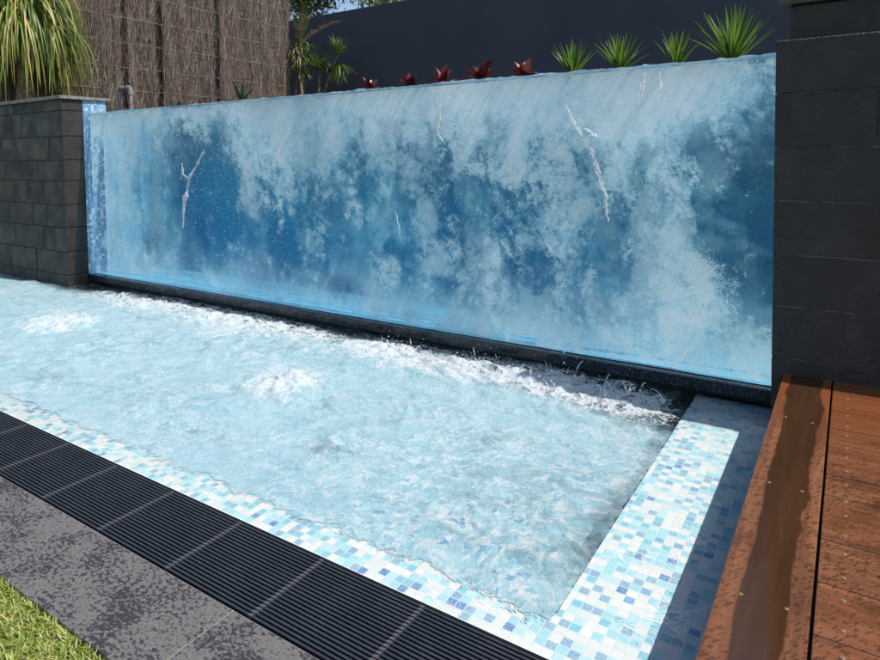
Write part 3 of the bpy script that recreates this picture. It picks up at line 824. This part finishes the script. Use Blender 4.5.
m = MB(); m.box(XD+.006, XD+.026, -2.25, .249, -.05, ZD-.0305); mesh_obj('fascia', m.v, m.f, M_WOODY, deck, attrs={'blk': [.5]*len(m.v)})
ybs = [.249, .135, -.032, -.185, -.3410, -.4790, -.6170, -.7645, -.9120-.0, -1.068, -1.215, -1.36, -1.51, -1.66, -1.81, -1.96, -2.11, -2.25]
ybs = [.249, .105, -.04, -.19, -.3410, -.4850, -.6270, -.7500-.0, -.832-.0, -.992, -1.146, -1.296, -1.446, -1.596, -1.746, -1.896, -2.046, -2.2]
ybs = [.249, .118, -.035, -.188, -.341, -.479, -.617, -.832, -.992, -1.146, -1.296, -1.446, -1.596, -1.746, -1.896, -2.046, -2.2]
ybs = [.249, .118, -.041, -.200, -.358, -.516, -.674, -.832, -.990, -1.146, -1.302, -1.458, -1.614, -1.770, -1.926, -2.082, -2.238]
rb = random.Random(2)
for a, b in zip(ybs[:-1], ybs[1:]):
    sc_ = [] if a > .2 else [(.001, a-.036+rb.uniform(-.003,.003)), (.001, b+.036+rb.uniform(-.003,.003))]
    board(XE+.0055, 1.6, b+.0014, a-.0014, ZD-.026, ZD-.0008+rb.uniform(-.0008,.0008), M_WOODX, rb.random(), sc_)
mb = MB(); mb.box(XD+.03, 1.6, -2.24, .24, .0, ZD-.032); mb.build('joists', M_BLACK, deck)

# ------------------------------------------------------------------ drain grates
GL = .3055
def make_grate():
    x1 = -.176; x0 = x1-GL
    root = thing('drain_grate', ((x0+x1)/2, (Y1+Y2)/2, 0), 'x', 'drain grate', 'black slotted grates over the pool gutter')
    mb = MB(); n = 21; w = (Y1-Y2)
    for k in range(n):
        yc = Y2 + w*(k+.5)/n
        mb.box(x0+.0035, x1-.0035, yc-.0030, yc+.0030, -.016, -.0012, .0008)
    mb.build('slats', M_GRATE, root)
    for xe in (x0+.0028, x1-.0028):
        mb = MB()
        mb.box(xe-.0022, xe+.0022, Y2+.002, Y1-.002, -.018, -.0035)
        for k in range(n):
            yc = Y2 + w*(k+.5)/n
            mb.box(xe-.0026, xe+.0026, yc-.0032, yc+.0026, -.004, -.0002)
        mb.build('end_rib', M_GRATE2, root)
    mb = MB()
    for f in (.33, .67): mb.box(x0+GL*f-.002, x0+GL*f+.002, Y2+.002, Y1-.002, -.024, -.017)
    mb.build('cross_rib', M_GRATE, root)
    return root
g0 = make_grate()
ords = ['first','second','third','fourth','fifth','sixth','seventh','eighth','ninth','tenth','eleventh','twelfth']
for k in range(11):
    if k == 0: g = g0
    else:
        g = g0.copy(); COL.objects.link(g); g.location.x = g0.location.x - GL*k
        for ch in list(g0.children):
            c = ch.copy(); COL.objects.link(c); c.parent = g
    g['label'] = ('black slotted gutter grate cut by the bottom photo edge, nearest the deck' if k == 1 else
                  'black slotted gutter grate, %s panel counted from the deck end of the row' % ords[k])

# ------------------------------------------------------------------ garden behind
ZG = 1.36
mb = MB(); mb.box(-9.5, 2.5, YT+.125, 4.60, ZG-.2, ZG); 
mb.box(-9.5, -5.3, .62, YT+.123, ZG-.2, ZG-.001); tag(mb.build('garden_bed', M_SOIL), kind='structure')

# charcoal wall
YD = 4.59
w = thing('garden_wall', (-2.0, YD+.1, ZG), 'tall smooth charcoal rendered wall behind the yuccas', 'wall')
mb = MB(); mb.box(-7.35, 4.2, YD, YD+.2, ZG-.5, 3.09, .004); mb.build('wall_face', M_RENDER, w)

# brush fence running back along the left, facing the sun
XF = -7.2
bf = thing('brush_fence', (XF-.04, 2.6, ZG), 'brown brushwood twig fence tied with horizontal wires at the upper left', 'fence')
rf = random.Random(21); mb = MB()
grooves = [1.94, 2.39, 3.23]
for i in range(50000):
    y = rf.uniform(.62, 4.60); z0 = rf.uniform(ZG-.05, 3.55); L = rf.uniform(.05, .26)
    g = min(abs(y-c) for c in grooves)
    if g < .035 and rf.random() < .75: continue
    x = XF + rf.uniform(-.03, .016) + .014*math.sin(y*8) + .012*math.sin(y*23+z0*3) - (.05 if g < .05 else 0) + (.022 if .05 < g < .12 else 0)
    dy, dx = rf.gauss(0, .075), rf.gauss(0, .05); r_ = rf.uniform(.0010, .0027)
    a = (x, y, z0); b = (x+dx*L*1.2, y+dy*L*2, z0+L)
    mb.add([(a[0], a[1]-r_, a[2]), (a[0]+r_*1.4, a[1], a[2]), (a[0], a[1]+r_, a[2]), (b[0], b[1]-r_*.5, b[2]), (b[0]+r_*.8, b[1], b[2]), (b[0], b[1]+r_*.5, b[2])],
           [(0,1,4,3), (1,2,5,4)])
mb.build('twigs', M_TWIG, bf)
mb = MB(); mb.box(XF-.12, XF-.04, .60, 4.6, ZG-.1, 3.65); mb.build('brush_core', M_TWIGBACK, bf)
for zw in (1.60, 1.83, 2.09, 2.378, 2.67, 2.96, 3.24, 3.50):
    mb = MB(); pts = [(XF+.022+.004*math.sin(k*1.7), .62+k*.1, zw+.003*math.sin(k*.9+zw*5)+.002*math.sin(k*2.3)) for k in range(40)]
    mb.tube(pts, .0018, 5); mb.build('wire', M_WIRE, bf)

# grey pipe arch above the tank's left end
mb = MB()
PA, PB, PY = -6.03, -5.845, 1.2
pts = [(PA,PY,ZG-.02), (PA,PY,1.5), (PA,PY,1.672), (PA+.007,PY,1.693), (PA+.026,PY,1.70), (PB-.026,PY,1.70), (PB-.007,PY,1.693), (PB,PY,1.672), (PB,PY,1.5), (PB,PY,ZG-.02)]
mb.tube(pts, .0185, 12)
for x in (PA, PB):
    mb.tube([(x,PY,1.632), (x,PY,1.682)], .024, 12); mb.tube([(x,PY,1.47), (x,PY,1.505)], .024, 12)
mb.tube([(PA+.026,PY,1.70), (PA+.06,PY,1.70)], .024, 12); mb.tube([(PB-.06,PY,1.70), (PB-.026,PY,1.70)], .024, 12)
tag(mb.build('pipe_arch', M_PIPE, None, False), 'grey plastic pipe arch standing before the brush fence', 'pipe')

# yuccas
def yucca(x, z, h, spread, n, label, seed, y=1.4):
    q = random.Random(seed); root = thing('yucca', (x, y, ZG), label, 'plant', 'green spiky yuccas in front of the charcoal wall')
    mb = MB(); mb.tube([(x,y,ZG-.02), (x,y,z-.06)], [.022, .018], 8); mb.build('stem', M_BARK, root)
    mb = MB()
    for k in range(n):
        t_ = k/n; a = k*2.39996+q.uniform(-.3,.3); tilt = (1-t_)**.9*spread + q.uniform(.02, .10)
        d = (math.cos(a)*math.sin(tilt), math.sin(a)*math.sin(tilt), math.cos(tilt))
        L = h*(1.05-.25*abs(.5-t_))*q.uniform(.85, 1.12)
        mb.blade((x+d[0]*.01, y+d[1]*.01, z-.07+.02*t_), d, L+.04, q.uniform(.020, .034), q.uniform(.0, .3)*(1.6 if t_ < .3 else .5), 5, .55, 1.0)
    mb.build('leaves', M_YUCCA, root)
yucca(-1.445, 1.55, .175, .72, 30, 'leftmost green yucca, next to the red bromeliads', 1)
yucca(-1.155, 1.55, .195, .8, 30, 'second yucca from the left with loose bright leaves', 2)
yucca(-.835, 1.545, .165, .65, 24, 'smallest narrow yucca, third from the left', 3)
yucca(-.545, 1.55, .25, .85, 50, 'largest fullest yucca, nearest the right stone pillar', 4)

# bromeliads
def brom(x, h, n, spread, label, seed, y=1.3, z=1.53):
    n = int(n*1.7); h *= .85
    q = random.Random(seed); root = thing('bromeliad', (x, y, ZG), label, 'plant', 'dark red bromeliads above the tank rim')
    mb = MB(); mb.tube([(x,y,ZG-.02), (x,y,z-.05)], [.018, .014], 7); mb.build('stem', M_BARK, root)
    mb = MB()
    for k in range(n):
        t_ = k/n; a = k*2.39996+q.uniform(-.5,.5); tilt = (1-t_)*spread*.95+.12+q.uniform(-.1,.15)
        d = (math.cos(a)*math.sin(tilt), math.sin(a)*math.sin(tilt), math.cos(tilt))
        mb.blade((x, y, z-.055), d, (h*.95+.05)*q.uniform(.5, 1.2), q.uniform(.036, .060), q.uniform(.1, 1.6), 6, .4, 2.2, curl=q.uniform(-2, 2))
    mb.build('leaves', M_RED, root)
brom(-2.955, .085, 9, 1.25, 'small low red bromeliad, furthest left of the five', 1)
brom(-2.60, .10, 7, .8, 'upright squat red bromeliad, second from the left', 2)
brom(-2.33, .10, 12, 1.2, 'bushy low red bromeliad in the middle of the five', 3)
brom(-2.035, .16, 8, .95, 'tall red bromeliad with forked leaves, fourth from the left', 4)
brom(-1.73, .135, 15, 1.1, 'widest red bromeliad with pale tips beside the first yucca', 5)

# weeping strap-leaved plant hanging over the left wall
root = thing('ponytail_palm', (-6.92, .75, ZG), 'weeping yellow green strap leaved plant behind the left stone wall', 'plant')
mb = MB(); mb.tube([(-6.92,.75,ZG-.02), (-6.91,.75,1.8), (-6.92,.74,2.3), (-6.92,.75,2.55)], [.12, .07, .05, .045], 9); mb.build('trunk', M_BARK, root)
mb = MB(); q = random.Random(9)
for k in range(1000):
    a = q.uniform(0, 6.283); el = q.uniform(-.2, 1.2)
    b = (-6.92+.10*math.cos(a), .75+.10*math.sin(a), q.uniform(2.1, 2.62))
    d = (math.cos(a)*math.cos(el), math.sin(a)*math.cos(el), math.sin(el))
    mb.blade(b, d, q.uniform(.45, 1.05), q.uniform(.008, .026), q.uniform(4.0, 9.0), 10, .3, 1.8, curl=q.uniform(-.8, .8))
mb.build('leaves', M_PONY, root, True)

# pinnate fronds
def frond(mb, base, d, L, droop, leaf, q, n=26, w=.010, up=None):
    p = Vector(base); d = Vector(d).normalized(); pts = [p.copy()]
    for k in range(n):
        p = p + d*L/n; d = (d + Vector((0,0,-1))*droop/n*(.3+1.4*k/n)).normalized(); pts.append(p.copy())
        t_ = (k+1)/n
        side = d.cross(Vector((0,0,1))).normalized(); upv = side.cross(d)
        ll = leaf*math.sin(math.pi*min(1, .12+t_*.88))**.6
        for s in (-1, 1):
            v = side*s*.8 + d*.55 + upv*q.uniform(.0, .5)
            mb.blade(p, v, ll*q.uniform(.7, 1.1), w, q.uniform(.4, 1.2), 3, .3)
    mb.tube(pts, [.006*(1-.8*i/len(pts)) + .001 for i in range(len(pts))], 5)
q = random.Random(31)
bx, by = -6.33, 3.95
root = thing('cycad', (bx, by, ZG), 'ragged half dry palm with one long arching frond in the fence corner', 'plant')
mb = MB(); mb.tube([(bx+.03,by,ZG-.02), (bx+.02,by,1.9), (bx-.02,by,2.3), (bx-.02,by,2.5)], [.035, .03, .035, .03], 9); mb.tube([(bx+.10,by-.1,ZG-.02), (bx+.12,by-.1,1.8), (bx+.03,by-.05,2.15)], [.022, .018, .012], 7); mb.tube([(bx-.12,by,ZG-.02), (bx-.10,by,1.9), (bx-.02,by,2.3)], [.025, .02, .015], 7); mb.build('trunk', M_BARK, root)
top = (bx-.03, by, 2.54)
mb = MB()
frond(mb, top, (.88, .25, .62), .70, .55, .11, q, 26, .022)
frond(mb, top, (.6, -.3, .9), .50, .5, .10, q, 20, .020); mb.build('dry_frond', M_DRYF, root)
mb = MB()
frond(mb, top, (.22, -.05, 1), .58, .4, .11, q, 22, .024)
frond(mb, top, (-.05, -.15, 1), .42, .5, .11, q, 18, .024)
frond(mb, top, (.35, .1, .9), .50, .8, .11, q, 20, .022); mb.build('upright_frond', M_FROND, root)
mb = MB()
for k in range(130):
    a = q.uniform(0, 6.28); mb.blade((top[0]+.03*math.cos(a), top[1]+.03*math.sin(a), top[2]-q.uniform(-.03, .45)), (math.cos(a), math.sin(a), q.uniform(-.4, .9)), q.uniform(.14, .30), .026, q.uniform(1.5, 4), 5)
mb.build('leaves', M_FRONDG, root)
mb = MB()
for k in range(34):
    a = q.uniform(0, 6.28); mb.blade((top[0]+.04*math.cos(a), top[1]+.04*math.sin(a), 2.49-q.uniform(0, .12)), (math.cos(a), math.sin(a), q.uniform(-.4, .4)), q.uniform(.14, .30), .020, q.uniform(2, 5), 5)
mb.build('dead_leaves', M_DRYF, root)

root = thing('young_palm', (-6.09, 4.0, ZG), 'small bright green palm before the charcoal wall, two leaf tufts', 'plant')
mb = MB(); mb.tube([(-6.09,4.0,ZG-.02), (-6.05,4.0,1.9), (-6.08,4.05,2.1), (-6.09,4.07,2.2)], [.024, .02, .014, .01], 7)
mb.tube([(-6.09,4.0,1.6), (-5.9,4.05,2.1), (-5.76,4.07,2.38)], [.016, .014, .01], 7); mb.build('stem', M_BARK, root)
mb = MB()
for c, n, u in (((-6.10,4.07,2.2), 55, .6), ((-5.76,4.07,2.36), 75, 1.5), ((-5.74,4.07,2.25), 45, -.9), ((-5.95,4.07,2.15), 25, .4)):
    for k in range(n):
        a = q.uniform(0, 6.28); mb.blade(c, (math.cos(a), math.sin(a)*.6, u*q.uniform(.3, 2.2)), q.uniform(.16, .34), .030, q.uniform(.3, 2.2), 5)
mb.build('leaves', M_FRONDG, root)

def agave(x, y, z, h, n, label, seed):
    q = random.Random(seed); root = thing('agave', (x, y, ZG), label, 'plant', 'dark green low plants before the brush fence')
    mb = MB(); mb.tube([(x,y,ZG-.02), (x,y,z-.02)], [.03, .02], 7); mb.build('stem', M_BARK, root)
    mb = MB()
    for k in range(n):
        a = k*2.4+q.uniform(-.4,.4); tilt = q.uniform(.15, 1.0)
        mb.blade((x, y, z-.03), (math.cos(a)*math.sin(tilt), math.sin(a)*math.sin(tilt), math.cos(tilt)), h*q.uniform(.7, 1.2), .045, q.uniform(0, .5), 5, .5)
    mb.build('leaves', M_AGAVE, root)
agave(-5.15, 1.95, 1.58, .24, 8, 'dark agave with three stiff leaves left of the ragged palm', 5)
agave(-5.48, 1.45, 1.50, .12, 9, 'low dark agave tuft halfway between pipe arch and tall agave', 6)

# trees beyond the charcoal wall
def tree(x, y, z0, hc, rad, label, mat, seed, n, ls):
    q = random.Random(seed); root = thing('tree', (x, y, z0), label, 'tree')
    mb = MB(); mb.tube([(x,y,z0), (x+.05,y,(z0+hc)/2), (x,y,hc)], [.14, .1, .05], 8)
    limbs = []
    for k in range(9):
        a = k*2.4; e = Vector((x+rad*.75*math.cos(a), y+rad*.75*math.sin(a), hc+q.uniform(-.4,.6)*rad)); b = Vector((x, y, hc-rad*.6*q.random()))
        mb.tube([b, (b+e)/2+Vector((0,0,.1)), e], [.045, .03, .012], 6); limbs.append(e)
    mb.build('trunk', M_BARK, root)
    mb = MB(); cl = []
    for k in range(60):
        u = Vector((q.gauss(0,1), q.gauss(0,1), q.gauss(0,.8))).normalized()*rad*q.uniform(.35, 1.05); cl.append(Vector((x,y,hc))+u)
    for k in range(n):
        c = q.choice(cl); r_ = rad*.24
        p = c + Vector((q.gauss(0, r_*.6), q.gauss(0, r_*.6), q.gauss(0, r_*.5)))
        mb.blade(p, (q.uniform(-1,1), q.uniform(-1,1), q.uniform(-1,.4)), ls*q.uniform(.7,1.3), ls*.45, .6, 2, .3)
    mb.build('crown', mat, root)
tree(-9.35, 7.0, -.9, 4.45, 1.0, 'dark bluish tree showing above the wall corner by the fence', M_TREE1, 3, 7000, .10)
tree(-7.75, 7.7, -.9, 4.75, 1.0, 'bright yellow green tree showing over the charcoal wall', M_TREE2, 4, 9000, .09)

# ------------------------------------------------------------------ light, sky, camera
sun = bpy.data.lights.new('sun', 'SUN'); sun.energy = 4.6; sun.angle = R(.53); sun.color = (1.0, .955, .89)
so = bpy.data.objects.new('sun', sun); link(so)
so.rotation_euler = Vector((SX, SY, 1)).to_track_quat('Z', 'Y').to_euler()
wd = bpy.data.worlds.new('World'); sc.world = wd; wd.use_nodes = True
nt = wd.node_tree; nt.nodes.clear()
sky = nt.nodes.new('ShaderNodeTexSky'); sky.sky_type = 'NISHITA'; sky.sun_disc = False
sky.sun_elevation = math.atan(1/math.hypot(SX, SY)); sky.sun_rotation = math.atan2(SX, SY)
sky.air_density = 1.0; sky.dust_density = 1.0; sky.ozone_density = 1.0
bg = nt.nodes.new('ShaderNodeBackground'); bg.inputs['Strength'].default_value = .15
wo = nt.nodes.new('ShaderNodeOutputWorld')
nt.links.new(sky.outputs[0], bg.inputs[0]); nt.links.new(bg.outputs[0], wo.inputs[0])

cam = bpy.data.cameras.new('camera'); co = bpy.data.objects.new('camera', cam); link(co)
a, b, r = R(33.0223), R(2.7167), R(-.6046)
Fv = Vector((-math.sin(a)*math.cos(b), math.cos(a)*math.cos(b), -math.sin(b))); Rv = Vector((math.cos(a), math.sin(a), 0)); U = Rv.cross(Fv)
R2 = Rv*math.cos(r) + U*math.sin(r); U2 = -Rv*math.sin(r) + U*math.cos(r)
M = Matrix((R2, U2, -Fv)).transposed().to_4x4(); M.translation = (0, -2.3366, 1.0)
co.matrix_world = M
cam.sensor_width = 36; cam.lens = 36*634.0186/880; cam.shift_y = -(330-187.0212)/880
cam.clip_start = .02; cam.clip_end = 500
sc.camera = co
sc.view_settings.view_transform = 'Standard'; sc.view_settings.look = 'None'
sc.view_settings.exposure = 0.14; sc.view_settings.gamma = 1
try: sc.view_settings.use_curve_mapping = False
except Exception: pass
sc.cycles.transparent_max_bounces = 24
sc.cycles.max_bounces = 8
sc.cycles.use_denoising = True
sc.cycles.caustics_reflective = False
